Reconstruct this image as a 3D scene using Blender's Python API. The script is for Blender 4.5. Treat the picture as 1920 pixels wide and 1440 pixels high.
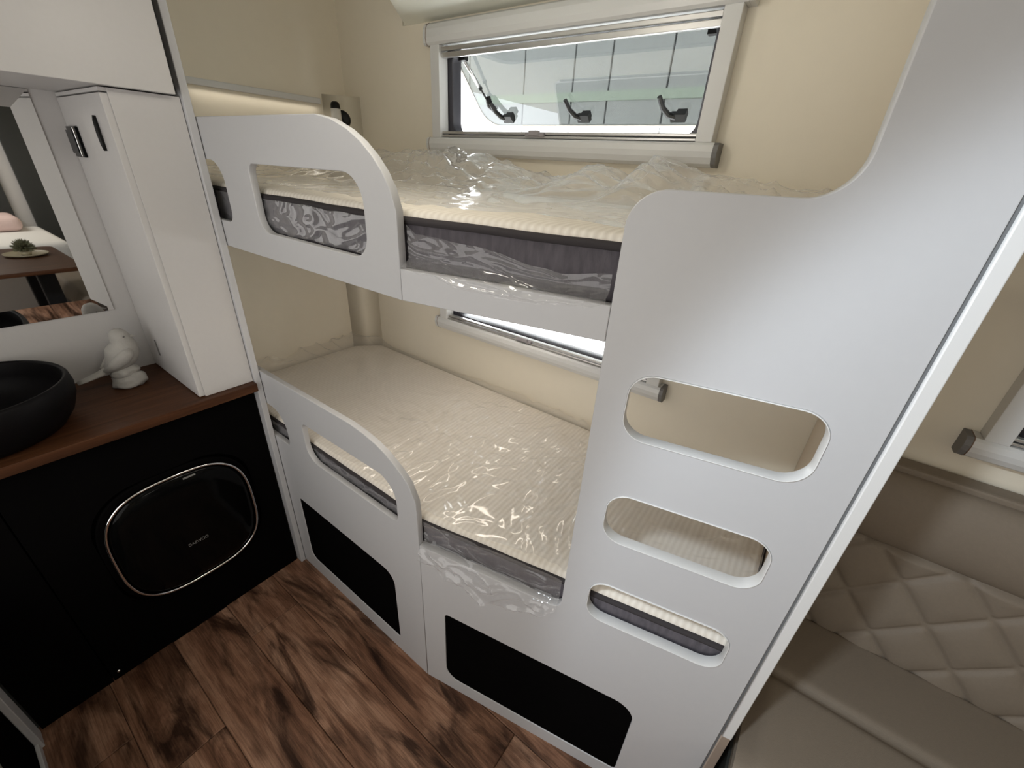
import bpy, bmesh, math, random
from math import sin, cos, pi, radians
from mathutils import Vector, Matrix, noise
random.seed(7)
C = bpy.context.scene.collection
for o in list(bpy.data.objects):
    bpy.data.objects.remove(o)

# ------------------------------------------------------------------ camera, world, lights, exposure
cd = bpy.data.cameras.new('camera'); cam = bpy.data.objects.new('camera', cd); C.objects.link(cam)
R = [[0.80365443, 0.59261147, 0.05432501], [0.31279653, -0.3429957, -0.88572698], [-0.50625872, 0.72881108, -0.46101683]]
mw = Matrix.Identity(4)
for i in range(3):
    mw[i][0] = R[0][i]; mw[i][1] = -R[1][i]; mw[i][2] = -R[2][i]
mw[0][3], mw[1][3], mw[2][3] = 1.475, -0.55, 1.608
cam.matrix_world = mw
cd.sensor_width = 36; cd.lens = 14.70; cd.clip_start = 0.02
bpy.context.scene.camera = cam

w = bpy.data.worlds.new('World'); bpy.context.scene.world = w; w.use_nodes = True
w.node_tree.nodes['Background'].inputs[0].default_value = (0.93, 0.97, 1.0, 1)
w.node_tree.nodes['Background'].inputs[1].default_value = 11.0

def area(name, loc, target, sx, sy, power, col, spread=180):
    l = bpy.data.lights.new(name, 'AREA'); l.shape = 'RECTANGLE'; l.size = sx; l.size_y = sy
    l.energy = power; l.color = col; l.spread = radians(spread)
    o = bpy.data.objects.new(name, l); C.objects.link(o); o.location = loc
    o.rotation_euler = (Vector(target) - Vector(loc)).to_track_quat('-Z', 'Y').to_euler()
    return o
# spot added for daylight from an assumed roof hatch, above and behind the camera
sl_ = bpy.data.lights.new('assumed_hatch_light', 'SPOT'); sl_.energy = 52.0; sl_.color = (0.80, 0.90, 1.0)
sl_.spot_size = radians(96); sl_.spot_blend = 0.22; sl_.shadow_soft_size = 0.05
so_ = bpy.data.objects.new('assumed_hatch_light', sl_); C.objects.link(so_); so_.location = (1.15, -0.85, 2.02)
so_.rotation_euler = Vector((0.72, 0.275, -0.63)).to_track_quat('-Z', 'Y').to_euler()
# area light added for assumed door daylight; the wall behind the camera is closed
area('assumed_door_light', (0.95, -1.46, 1.00), (0.95, 0.0, 0.90), 1.6, 1.8, 17.5, (1.0, 0.985, 0.97))
area('bed_end_fill', (4.6, -0.5, 2.0), (4.6, -0.5, 0.0), 0.8, 0.6, 14.0, (1.0, 0.95, 0.88))  # added light to brighten the far bed in the mirror

# added fill light hidden under the top bunk, brightens the bottom bunk
area('bunk_fill_light', (0.60, 0.37, 1.335), (0.60, 0.36, 0.5), 0.05, 0.9, 1.9, (1.0, 0.90, 0.77))
# light bar on the end wall over the top bunk
area('wall_bar_light', (-0.378, 0.39, 1.786), (-0.30, 0.39, 1.0), 0.46, 0.02, 0.09, (1.0, 0.92, 0.80))
# added fill lamp out of view over the aisle, brightens the upper walls
pl_ = bpy.data.lights.new('ceiling_fill_light', 'POINT'); pl_.energy = 3.2; pl_.color = (1.0, 0.93, 0.83); pl_.shadow_soft_size = 0.06
po_ = bpy.data.objects.new('ceiling_fill_light', pl_); C.objects.link(po_); po_.location = (0.78, -0.05, 1.93)

vs = bpy.context.scene.view_settings
vs.view_transform = 'Standard'; vs.look = 'None'; vs.gamma = 1.0; vs.use_curve_mapping = False; vs.exposure = 0.0
cyc = bpy.context.scene.cycles
cyc.max_bounces = 10; cyc.transparent_max_bounces = 24; cyc.diffuse_bounces = 6

# ------------------------------------------------------------------ materials
def mat(name, col, rough=0.5, metal=0.0, spec=0.5, coat=0.0, noise_amt=0.0, noise_scale=20.0, bump=0.0, bump_scale=200.0, stretch=(1, 1, 1)):
    m = bpy.data.materials.new(name); m.use_nodes = True
    nt = m.node_tree; b = nt.nodes['Principled BSDF']
    b.inputs['Base Color'].default_value = (*col, 1); b.inputs['Roughness'].default_value = rough
    b.inputs['Metallic'].default_value = metal; b.inputs['Specular IOR Level'].default_value = spec
    b.inputs['Coat Weight'].default_value = coat; b.inputs['Coat Roughness'].default_value = 0.05
    tc = nt.nodes.new('ShaderNodeTexCoord'); mp = nt.nodes.new('ShaderNodeMapping')
    mp.inputs['Scale'].default_value = stretch; nt.links.new(tc.outputs['Object'], mp.inputs[0])
    if noise_amt > 0:
        n = nt.nodes.new('ShaderNodeTexNoise'); n.inputs['Scale'].default_value = noise_scale; n.inputs['Detail'].default_value = 5
        nt.links.new(mp.outputs[0], n.inputs['Vector'])
        mx = nt.nodes.new('ShaderNodeMix'); mx.data_type = 'RGBA'
        mx.inputs[6].default_value = (*[c * (1 - noise_amt) for c in col], 1)
        mx.inputs[7].default_value = (*[min(1, c * (1 + noise_amt)) for c in col], 1)
        nt.links.new(n.outputs['Fac'], mx.inputs[0]); nt.links.new(mx.outputs[2], b.inputs['Base Color'])
    if bump > 0:
        n2 = nt.nodes.new('ShaderNodeTexNoise'); n2.inputs['Scale'].default_value = bump_scale; n2.inputs['Detail'].default_value = 4
        nt.links.new(mp.outputs[0], n2.inputs['Vector'])
        bp = nt.nodes.new('ShaderNodeBump'); bp.inputs['Strength'].default_value = bump; bp.inputs['Distance'].default_value = 0.002
        nt.links.new(n2.outputs['Fac'], bp.inputs['Height']); nt.links.new(bp.outputs[0], b.inputs['Normal'])
    return m

def wood(name, dark, mid, light, grain=(1.2, 14, 14), rough=0.45, streak=None):
    m = bpy.data.materials.new(name); m.use_nodes = True; nt = m.node_tree; b = nt.nodes['Principled BSDF']
    b.inputs['Roughness'].default_value = rough
    tc = nt.nodes.new('ShaderNodeTexCoord'); oi = nt.nodes.new('ShaderNodeObjectInfo')
    ad = nt.nodes.new('ShaderNodeVectorMath'); ad.operation = 'MULTIPLY_ADD'
    cb = nt.nodes.new('ShaderNodeCombineXYZ')
    for i in range(3): nt.links.new(oi.outputs['Random'], cb.inputs[i])
    nt.links.new(cb.outputs[0], ad.inputs[0]); ad.inputs[1].default_value = (37, 11, 23); nt.links.new(tc.outputs['Object'], ad.inputs[2])
    mp = nt.nodes.new('ShaderNodeMapping'); mp.inputs['Scale'].default_value = grain; nt.links.new(ad.outputs[0], mp.inputs[0])
    n = nt.nodes.new('ShaderNodeTexNoise'); n.inputs['Scale'].default_value = 2.2; n.inputs['Detail'].default_value = 9
    n.inputs['Roughness'].default_value = 0.62; n.inputs['Distortion'].default_value = 1.1
    nt.links.new(mp.outputs[0], n.inputs['Vector'])
    cr = nt.nodes.new('ShaderNodeValToRGB'); e = cr.color_ramp.elements
    e[0].position = 0.30; e[0].color = (*dark, 1); e[1].position = 0.70; e[1].color = (*light, 1)
    q = e.new(0.5); q.color = (*mid, 1)
    nt.links.new(n.outputs['Fac'], cr.inputs[0])
    out = cr.outputs[0]
    if streak:                                     # broad dark smoky patches of the printed boards
        mp2 = nt.nodes.new('ShaderNodeMapping'); mp2.inputs['Scale'].default_value = streak; nt.links.new(ad.outputs[0], mp2.inputs[0])
        n2 = nt.nodes.new('ShaderNodeTexNoise'); n2.inputs['Scale'].default_value = 2.0; n2.inputs['Detail'].default_value = 4; n2.inputs['Distortion'].default_value = 0.6
        nt.links.new(mp2.outputs[0], n2.inputs['Vector'])
        c2 = nt.nodes.new('ShaderNodeValToRGB'); c2.color_ramp.elements[0].position = 0.34; c2.color_ramp.elements[0].color = (0.17, 0.15, 0.13, 1)
        c2.color_ramp.elements[1].position = 0.62; c2.color_ramp.elements[1].color = (1, 1, 1, 1)
        nt.links.new(n2.outputs['Fac'], c2.inputs[0])
        mx = nt.nodes.new('ShaderNodeMix'); mx.data_type = 'RGBA'; mx.blend_type = 'MULTIPLY'; mx.inputs[0].default_value = 0.85
        nt.links.new(out, mx.inputs[6]); nt.links.new(c2.outputs[0], mx.inputs[7]); out = mx.outputs[2]
    nt.links.new(out, b.inputs['Base Color']); b.inputs['Specular IOR Level'].default_value = 0.25
    bp = nt.nodes.new('ShaderNodeBump'); bp.inputs['Strength'].default_value = 0.15; bp.inputs['Distance'].default_value = 0.002
    nt.links.new(n.outputs['Fac'], bp.inputs['Height']); nt.links.new(bp.outputs[0], b.inputs['Normal'])
    return m

def both_sides(nt, fr, ior):
    # the same reflectance from either face of a thin sheet
    g = nt.nodes.new('ShaderNodeNewGeometry'); mr = nt.nodes.new('ShaderNodeMapRange')
    mr.inputs[3].default_value = ior; mr.inputs[4].default_value = 1 / ior
    nt.links.new(g.outputs['Backfacing'], mr.inputs[0]); nt.links.new(mr.outputs[0], fr.inputs[0])

def film(name, clear=0.93, rough=0.16, haze=0.10):
    m = bpy.data.materials.new(name); m.use_nodes = True; nt = m.node_tree; nt.nodes.clear()
    out = nt.nodes.new('ShaderNodeOutputMaterial'); tr = nt.nodes.new('ShaderNodeBsdfTransparent'); tr.inputs[0].default_value = (clear + .05, clear + .05, clear + .05, 1)
    gl = nt.nodes.new('ShaderNodeBsdfGlossy'); gl.inputs['Roughness'].default_value = rough; gl.inputs[0].default_value = (1, 1, 1, 1)
    df = nt.nodes.new('ShaderNodeBsdfTranslucent'); df.inputs[0].default_value = (.9, .9, .92, 1)
    d2 = nt.nodes.new('ShaderNodeBsdfDiffuse'); d2.inputs[0].default_value = (.9, .9, .92, 1)
    m1 = nt.nodes.new('ShaderNodeMixShader'); m2 = nt.nodes.new('ShaderNodeMixShader'); m3 = nt.nodes.new('ShaderNodeMixShader')
    fr = nt.nodes.new('ShaderNodeFresnel'); fr.inputs[0].default_value = 1.5; both_sides(nt, fr, 1.5)
    mu = nt.nodes.new('ShaderNodeMath'); mu.operation = 'MULTIPLY'; mu.inputs[1].default_value = 1.15; mu.use_clamp = True
    cl = nt.nodes.new('ShaderNodeMath'); cl.operation = 'MINIMUM'; cl.inputs[1].default_value = 0.38; nt.links.new(mu.outputs[0], cl.inputs[0])
    nt.links.new(fr.outputs[0], mu.inputs[0])
    m3.inputs[0].default_value = 0.5; nt.links.new(df.outputs[0], m3.inputs[1]); nt.links.new(d2.outputs[0], m3.inputs[2])
    lw = nt.nodes.new('ShaderNodeLayerWeight'); lw.inputs[0].default_value = 0.5
    pw_ = nt.nodes.new('ShaderNodeMath'); pw_.operation = 'POWER'; pw_.inputs[1].default_value = 3.0; nt.links.new(lw.outputs['Facing'], pw_.inputs[0])
    hz_ = nt.nodes.new('ShaderNodeMath'); hz_.operation = 'MULTIPLY_ADD'; hz_.inputs[1].default_value = 0.38; hz_.inputs[2].default_value = haze
    nt.links.new(pw_.outputs[0], hz_.inputs[0]); nt.links.new(hz_.outputs[0], m1.inputs[0])
    nt.links.new(tr.outputs[0], m1.inputs[1]); nt.links.new(m3.outputs[0], m1.inputs[2])
    nt.links.new(cl.outputs[0], m2.inputs[0]); nt.links.new(m1.outputs[0], m2.inputs[1]); nt.links.new(gl.outputs[0], m2.inputs[2])
    nt.links.new(m2.outputs[0], out.inputs[0])
    return m

def pane_mat(name, tint, refl=1.0):
    m = bpy.data.materials.new(name); m.use_nodes = True; nt = m.node_tree; nt.nodes.clear()
    out = nt.nodes.new('ShaderNodeOutputMaterial'); tr = nt.nodes.new('ShaderNodeBsdfTransparent'); tr.inputs[0].default_value = (*tint, 1)
    gl = nt.nodes.new('ShaderNodeBsdfGlossy'); gl.inputs['Roughness'].default_value = 0.01
    fr = nt.nodes.new('ShaderNodeFresnel'); fr.inputs[0].default_value = 1.49; both_sides(nt, fr, 1.49)
    mx = nt.nodes.new('ShaderNodeMixShader'); nt.links.new(fr.outputs[0], mx.inputs[0])
    nt.links.new(tr.outputs[0], mx.inputs[1]); nt.links.new(gl.outputs[0], mx.inputs[2]); nt.links.new(mx.outputs[0], out.inputs[0])
    return m

M = {}
M['white'] = mat('white laminate', (0.53, 0.53, 0.54), 0.42, noise_amt=0.015, noise_scale=60)
M['edge'] = mat('white edge band', (0.72, 0.72, 0.715), 0.35)
M['cabinet'] = mat('white cabinet', (0.58, 0.565, 0.555), 0.4, noise_amt=0.02, noise_scale=90)
M['cream'] = mat('cream wallboard', (0.78, 0.72, 0.60), 0.6, noise_amt=0.02, noise_scale=25)
M['ceil'] = mat('ceiling board', (0.84, 0.85, 0.77), 0.6, noise_amt=0.01)
M['beige'] = mat('beige partition board', (0.62, 0.53, 0.42), 0.6, noise_amt=0.02)
M['black'] = mat('black laminate', (0.0036, 0.0033, 0.0033), 0.5, spec=0.0, noise_amt=0.15, noise_scale=8)
M['gloss'] = mat('black gloss', (0.0025, 0.0025, 0.0025), 0.10, spec=0.10)
M['chrome'] = mat('chrome', (0.85, 0.85, 0.86), 0.12, 1.0)
M['alu'] = mat('brushed aluminium', (0.62, 0.61, 0.60), 0.32, 0.85, noise_amt=0.05, noise_scale=50, stretch=(.1, 1, 1))
M['aluwhite'] = mat('white window cassette', (0.62, 0.62, 0.61), 0.35)
M['greycap'] = mat('grey plastic cap', (0.16, 0.155, 0.15), 0.5)
M['tab'] = mat('grey plastic tab', (0.30, 0.28, 0.29), 0.5)
M['brownseam'] = mat('brown seam', (0.16, 0.10, 0.06), 0.6)
M['rubber'] = mat('dark window frame plastic', (0.035, 0.033, 0.042), 0.35)
M['blackp'] = mat('black plastic', (0.008, 0.008, 0.008), 0.45, spec=0.25)
M['groove'] = mat('grey groove', (0.14, 0.145, 0.15), 0.6)
M['tan'] = mat('tan kick trim', (0.33, 0.26, 0.21), 0.5)
M['fabric'] = mat('charcoal mattress fabric', (0.105, 0.096, 0.108), 0.95, spec=0.1, noise_amt=0.45, noise_scale=90, bump=0.5, bump_scale=500, stretch=(1, 1, .25))
M['piping'] = mat('dark piping', (0.05, 0.045, 0.047), 0.9, spec=0.1)
M['sofa'] = mat('taupe leatherette', (0.215, 0.176, 0.136), 0.55, spec=0.35, noise_amt=0.06, noise_scale=150, bump=0.25, bump_scale=700)
M['counter'] = wood('walnut worktop', (0.035, 0.012, 0.004), (0.065, 0.024, 0.009), (0.10, 0.040, 0.016), (16, 1.0, 16), 0.5)
M['plank'] = None
M['basin'] = mat('matte black stoneware', (0.0035, 0.003, 0.0035), 0.5, spec=0.12)
M['bird'] = mat('pale grey ceramic', (0.40, 0.385, 0.36), 0.6, noise_amt=0.12, noise_scale=60, bump=0.6, bump_scale=120)
M['film'] = film('clear plastic film', 0.95, 0.08, 0.14)
M['puff'] = film('hazy plastic film', 0.95, 0.10, 0.21)
M['pane'] = pane_mat('tinted acrylic', (0.25, 0.258, 0.252))
M['mirror'] = mat('mirror silver', (0.86, 0.86, 0.85), 0.015, 1.0)
M['lampglass'] = mat('white lamp shade', (0.70, 0.68, 0.65), 0.4)
M['panelout'] = mat('pale grey cladding', (0.72, 0.72, 0.72), 0.5, noise_amt=0.08, noise_scale=4)
M['green'] = mat('pale green band', (0.74, 0.83, 0.71), 0.5)
M['concrete'] = mat('pale concrete', (0.80, 0.80, 0.79), 0.9, noise_amt=0.05, noise_scale=5)
M['linen'] = mat('white linen', (0.80, 0.79, 0.77), 0.9, noise_amt=0.03)
M['pink'] = mat('pale pink linen', (0.72, 0.55, 0.52), 0.9)
M['plant'] = mat('grey green succulent', (0.12, 0.115, 0.06), 0.7, noise_amt=0.3, noise_scale=60)
M['plate'] = mat('glazed stoneware plate', (0.42, 0.36, 0.24), 0.3)
M['charcoal'] = mat('charcoal board', (0.03, 0.032, 0.03), 0.5)
M['greengrey'] = mat('grey green disc', (0.20, 0.22, 0.17), 0.5)
M['letter'] = mat('grey lettering', (0.22, 0.22, 0.21), 0.4)

def plank_mat():
    m = bpy.data.materials.new('dark oak vinyl plank'); m.use_nodes = True; nt = m.node_tree; b = nt.nodes['Principled BSDF']; N = nt.nodes.new; L = nt.links.new
    b.inputs['Roughness'].default_value = 0.5; b.inputs['Specular IOR Level'].default_value = 0.22
    tc = N('ShaderNodeTexCoord'); oi = N('ShaderNodeObjectInfo'); cb = N('ShaderNodeCombineXYZ')
    for i in range(3): L(oi.outputs['Random'], cb.inputs[i])
    ad = N('ShaderNodeVectorMath'); ad.operation = 'MULTIPLY_ADD'; ad.inputs[1].default_value = (37, 11, 23); L(cb.outputs[0], ad.inputs[0]); L(tc.outputs['Object'], ad.inputs[2])
    def mapped(sc):
        mp = N('ShaderNodeMapping'); mp.inputs['Scale'].default_value = sc; L(ad.outputs[0], mp.inputs[0]); return mp.outputs[0]
    def noise_(sc, scale, det, dist, rough=0.6):
        n = N('ShaderNodeTexNoise'); n.inputs['Scale'].default_value = scale; n.inputs['Detail'].default_value = det; n.inputs['Distortion'].default_value = dist; n.inputs['Roughness'].default_value = rough
        L(mapped(sc), n.inputs['Vector']); return n.outputs['Fac']
    def ramp(f, stops):
        c = N('ShaderNodeValToRGB'); e = c.color_ramp.elements
        while len(e) < len(stops): e.new(0.5)
        for q, (p, col) in zip(e, stops): q.position = p; q.color = (*col, 1)
        L(f, c.inputs[0]); return c.outputs[0]
    def mul(a, bb, f=1.0):
        x = N('ShaderNodeMix'); x.data_type = 'RGBA'; x.blend_type = 'MULTIPLY'; x.inputs[0].default_value = f; L(a, x.inputs[6]); L(bb, x.inputs[7]); return x.outputs[2]
    # broad tone of the board, smoky patches, wavy cathedral grain with knots, fine fibre streaks
    tone = ramp(noise_((1.6, 5, 5), 1.6, 5, 0.5), [(0.30, (0.14, 0.064, 0.036)), (0.50, (0.28, 0.147, 0.09)), (0.68, (0.43, 0.255, 0.17))])
    wv = N('ShaderNodeTexWave'); wv.wave_type = 'BANDS'; wv.bands_direction = 'Y'; wv.inputs['Scale'].default_value = 1.9; wv.inputs['Distortion'].default_value = 12.0
    wv.inputs['Detail'].default_value = 3; wv.inputs['Detail Scale'].default_value = 1.4; L(mapped((0.45, 3.0, 3.0)), wv.inputs['Vector'])
    g = ramp(wv.outputs['Fac'], [(0.10, (0.50, 0.44, 0.40)), (0.45, (1, 1, 1))])
    fib = ramp(noise_((5, 130, 130), 2.0, 6, 0.2, 0.7), [(0.34, (0.42, 0.38, 0.36)), (0.60, (1.05, 1.05, 1.05))])
    smoke = ramp(noise_((1.5, 7.5, 7.5), 1.4, 6, 1.6), [(0.36, (0.15, 0.12, 0.10)), (0.54, (1.12, 1.12, 1.12))])
    vo = N('ShaderNodeTexVoronoi'); vo.inputs['Scale'].default_value = 1.0; L(mapped((2.2, 5.5, 5.5)), vo.inputs['Vector'])
    knot = ramp(vo.outputs['Distance'], [(0.03, (0.22, 0.17, 0.14)), (0.13, (1, 1, 1))])
    col = mul(mul(mul(mul(tone, g, 0.5), fib, 0.8), smoke, 0.92), knot, 0.9)
    L(col, b.inputs['Base Color'])
    bp = N('ShaderNodeBump'); bp.inputs['Strength'].default_value = 0.2; bp.inputs['Distance'].default_value = 0.002; L(fib, bp.inputs['Height']); L(bp.outputs[0], b.inputs['Normal'])
    return m
M['plank'] = plank_mat()

def knit():
    m = bpy.data.materials.new('white ribbed knit'); m.use_nodes = True; nt = m.node_tree; b = nt.nodes['Principled BSDF']
    b.inputs['Base Color'].default_value = (0.80, 0.745, 0.665, 1); b.inputs['Roughness'].default_value = 0.95; b.inputs['Specular IOR Level'].default_value = 0.1
    tc = nt.nodes.new('ShaderNodeTexCoord'); mp = nt.nodes.new('ShaderNodeMapping'); nt.links.new(tc.outputs['Object'], mp.inputs[0])
    wv = nt.nodes.new('ShaderNodeTexWave'); wv.inputs['Scale'].default_value = 21.0; wv.bands_direction = 'X'
    wv.inputs['Distortion'].default_value = 0.6; nt.links.new(mp.outputs[0], wv.inputs['Vector'])
    w2 = nt.nodes.new('ShaderNodeTexWave'); w2.inputs['Scale'].default_value = 22.0; w2.bands_direction = 'Y'; nt.links.new(mp.outputs[0], w2.inputs['Vector'])
    ad = nt.nodes.new('ShaderNodeMath'); ad.operation = 'MULTIPLY_ADD'; ad.inputs[1].default_value = 0.10
    nt.links.new(w2.outputs['Fac'], ad.inputs[0]); nt.links.new(wv.outputs['Fac'], ad.inputs[2])
    mx = nt.nodes.new('ShaderNodeMix'); mx.data_type = 'RGBA'; mx.inputs[6].default_value = (0.74, 0.685, 0.605, 1); mx.inputs[7].default_value = (0.83, 0.78, 0.70, 1)
    nt.links.new(ad.outputs[0], mx.inputs[0]); nt.links.new(mx.outputs[2], b.inputs['Base Color'])
    bp = nt.nodes.new('ShaderNodeBump'); bp.inputs['Strength'].default_value = 0.3; bp.inputs['Distance'].default_value = 0.003
    nt.links.new(ad.outputs[0], bp.inputs['Height']); nt.links.new(bp.outputs[0], b.inputs['Normal'])
    return m
M['knit'] = knit()

# ------------------------------------------------------------------ geometry helpers
def link(name, me, m, parent=None, smooth=False):
    if m is not None and len(me.materials) == 0: me.materials.append(m)
    if smooth:
        for p in me.polygons: p.use_smooth = True
    o = bpy.data.objects.new(name, me); C.objects.link(o)
    if parent is not None:
        o.parent = parent
        o.matrix_parent_inverse = Matrix.Translation(-parent.location)
    return o

def thing(name, label, cat, loc=(0, 0, 0), group=None):
    o = bpy.data.objects.new(name, None); C.objects.link(o); o.location = loc; o.empty_display_size = 0.05
    o['label'] = label; o['category'] = cat
    if group: o['group'] = group
    return o

def tag(o, label, cat, group=None):
    o['label'] = label; o['category'] = cat
    if group: o['group'] = group
    return o

def structure(o, label=None):
    o['kind'] = 'structure'
    if label: o['label'] = label
    return o

def bm_obj(name, bm, m, parent=None, smooth=False):
    me = bpy.data.meshes.new(name); bmesh.ops.recalc_face_normals(bm, faces=bm.faces); bm.to_mesh(me); bm.free()
    return link(name, me, m, parent, smooth)

def add_box(bm, x0, x1, y0, y1, z0, z1):
    v = [bm.verts.new(p) for p in ((x0, y0, z0), (x1, y0, z0), (x1, y1, z0), (x0, y1, z0), (x0, y0, z1), (x1, y0, z1), (x1, y1, z1), (x0, y1, z1))]
    for f in ((0, 3, 2, 1), (4, 5, 6, 7), (0, 1, 5, 4), (1, 2, 6, 5), (2, 3, 7, 6), (3, 0, 4, 7)):
        bm.faces.new([v[i] for i in f])
    return v

def box(name, x0, x1, y0, y1, z0, z1, m, parent=None, bev=0.0, seg=2, mtx=None):
    bm = bmesh.new(); add_box(bm, x0, x1, y0, y1, z0, z1)
    if bev: bmesh.ops.bevel(bm, geom=list(bm.edges), offset=bev, segments=seg, affect='EDGES', profile=0.5)
    if mtx: bm.transform(mtx)
    return bm_obj(name, bm, m, parent)

def rpoly(pts, n=8):
    """pts: (x, y, r) corners -> outline with rounded corners"""
    out = []; k = len(pts)
    for i in range(k):
        p = Vector(pts[i][:2]); r = pts[i][2] if len(pts[i]) > 2 else 0
        if r <= 0: out.append((p.x, p.y)); continue
        a = (Vector(pts[i - 1][:2]) - p).normalized(); b = (Vector(pts[(i + 1) % k][:2]) - p).normalized()
        ang = a.angle(b); d = r / math.tan(ang / 2); cen = p + (a + b).normalized() * (r / sin(ang / 2))
        p0 = p + a * d; p1 = p + b * d
        a0 = math.atan2(p0.y - cen.y, p0.x - cen.x); a1 = math.atan2(p1.y - cen.y, p1.x - cen.x)
        da = (a1 - a0 + pi) % (2 * pi) - pi
        for j in range(n + 1):
            t = a0 + da * j / n; out.append((cen.x + r * cos(t), cen.y + r * sin(t)))
    return out

def rrect(x0, x1, y0, y1, r, n=8):
    if not isinstance(r, (tuple, list)): r = (r,) * 4
    return rpoly([(x0, y0, r[0]), (x1, y0, r[1]), (x1, y1, r[2]), (x0, y1, r[3])], n)   # BL, BR, TR, TL

def board(name, outline, holes, thick, mtx, m, parent=None, bev=0.0015):
    """flat board with holes: outline in local xy, thickness towards -z (front at z=0)"""
    cu = bpy.data.curves.new(name, 'CURVE'); cu.dimensions = '2D'; cu.fill_mode = 'BOTH'
    cu.extrude = thick / 2 - bev; cu.bevel_depth = bev; cu.bevel_resolution = 1; cu.offset = -bev
    for loop in [outline] + holes:
        s = cu.splines.new('POLY'); s.points.add(len(loop) - 1); s.use_cyclic_u = True
        for p, q in zip(s.points, loop): p.co = (q[0], q[1], 0, 1)
    tmp = bpy.data.objects.new('tmp', cu); C.objects.link(tmp)
    dg = bpy.context.evaluated_depsgraph_get()
    me = bpy.data.meshes.new_from_object(tmp.evaluated_get(dg))
    bpy.data.objects.remove(tmp); bpy.data.curves.remove(cu)
    me.transform(mtx @ Matrix.Translation((0, 0, -thick / 2)))
    me.materials.clear(); me.name = name
    return link(name, me, m, parent)

def frame(ex, ey, ez, org):
    f = Matrix.Identity(4)
    for i in range(3):
        f[i][0] = ex[i]; f[i][1] = ey[i]; f[i][2] = ez[i]; f[i][3] = org[i]
    return f

XS, A = 0.806, 0.2033
ML = frame((1, 0, 0), (0, 0, 1), (0, -1, 0), (0, 0, 0))                       # bunk front, left length (x, z)
MR = frame((cos(A), sin(A), 0), (0, 0, 1), (sin(A), -cos(A), 0), (XS, 0, 0))  # bunk front, angled length (t, z)
MX = frame((0, 1, 0), (0, 0, 1), (1, 0, 0), (0, 0, 0))                        # faces looking along +x (y, z)
MH = Matrix.Identity(4)                                                       # horizontal boards (x, y)
def at(z): return Matrix.Translation((0, 0, z))

def tube(bm, pts, r, n=8, cap=True):
    rings = []
    for i, p in enumerate(pts):
        p = Vector(p); d = (Vector(pts[min(i + 1, len(pts) - 1)]) - Vector(pts[max(i - 1, 0)])).normalized()
        u = d.orthogonal().normalized() if i == 0 else (u - d * u.dot(d)).normalized()
        v = d.cross(u); rr = r[i] if isinstance(r, (list, tuple)) else r
        rings.append([bm.verts.new(p + (u * cos(2 * pi * k / n) + v * sin(2 * pi * k / n)) * rr) for k in range(n)])
    for a, b in zip(rings, rings[1:]):
        for k in range(n): bm.faces.new((a[k], a[(k + 1) % n], b[(k + 1) % n], b[k]))
    if cap: bm.faces.new(rings[0][::-1]); bm.faces.new(rings[-1])

def tube_obj(name, pts, r, m, parent=None, n=8, closed=False):
    bm = bmesh.new()
    if closed:
        pts = list(pts); k = len(pts); rings = []; u = None
        for i in range(k):
            p = Vector(pts[i]); d = (Vector(pts[(i + 1) % k]) - Vector(pts[i - 1])).normalized()
            u = d.orthogonal().normalized() if u is None else (u - d * u.dot(d)).normalized()
            v = d.cross(u)
            rings.append([bm.verts.new(p + (u * cos(2 * pi * j / n) + v * sin(2 * pi * j / n)) * r) for j in range(n)])
        for i in range(k):
            a, b = rings[i], rings[(i + 1) % k]
            for j in range(n): bm.faces.new((a[j], a[(j + 1) % n], b[(j + 1) % n], b[j]))
    else: tube(bm, pts, r, n)
    return bm_obj(name, bm, m, parent, True)

def lathe(name, prof, m, parent=None, n=48, mtx=None):
    bm = bmesh.new(); rings = []
    for r, z in prof:
        rings.append([bm.verts.new((0, 0, z))] if r < 1e-6 else [bm.verts.new((r * cos(2 * pi * k / n), r * sin(2 * pi * k / n), z)) for k in range(n)])
    for a, b in zip(rings, rings[1:]):
        for k in range(n):
            q = [a[k % len(a)], a[(k + 1) % len(a)], b[(k + 1) % len(b)], b[k % len(b)]]
            q = [x for i, x in enumerate(q) if x not in q[:i]]
            if len(q) > 2: bm.faces.new(q)
    if mtx: bm.transform(mtx)
    return bm_obj(name, bm, m, parent, True)

def grid(name, nu, nv, fn, m, parent=None, smooth=True):
    vs_ = [fn(i / nu, j / nv) for j in range(nv + 1) for i in range(nu + 1)]
    fs = [(j * (nu + 1) + i, j * (nu + 1) + i + 1, (j + 1) * (nu + 1) + i + 1, (j + 1) * (nu + 1) + i) for j in range(nv) for i in range(nu)]
    me = bpy.data.meshes.new(name); me.from_pydata(vs_, [], fs); me.update()
    return link(name, me, m, parent, smooth)

def interp(x, tab):
    if x <= tab[0][0]: return tab[0][1]
    for (a, b), (c, d) in zip(tab, tab[1:]):
        if x <= c:
            s = (x - a) / (c - a); s = s * s * (3 - 2 * s); return b + (d - b) * s
    return tab[-1][1]
def sm(a, b, x):
    s = max(0, min(1, (x - a) / (b - a))); return s * s * (3 - 2 * s)

# ------------------------------------------------------------------ the room
ZC = 2.034
X1 = 5.9; YF = -1.5
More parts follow.
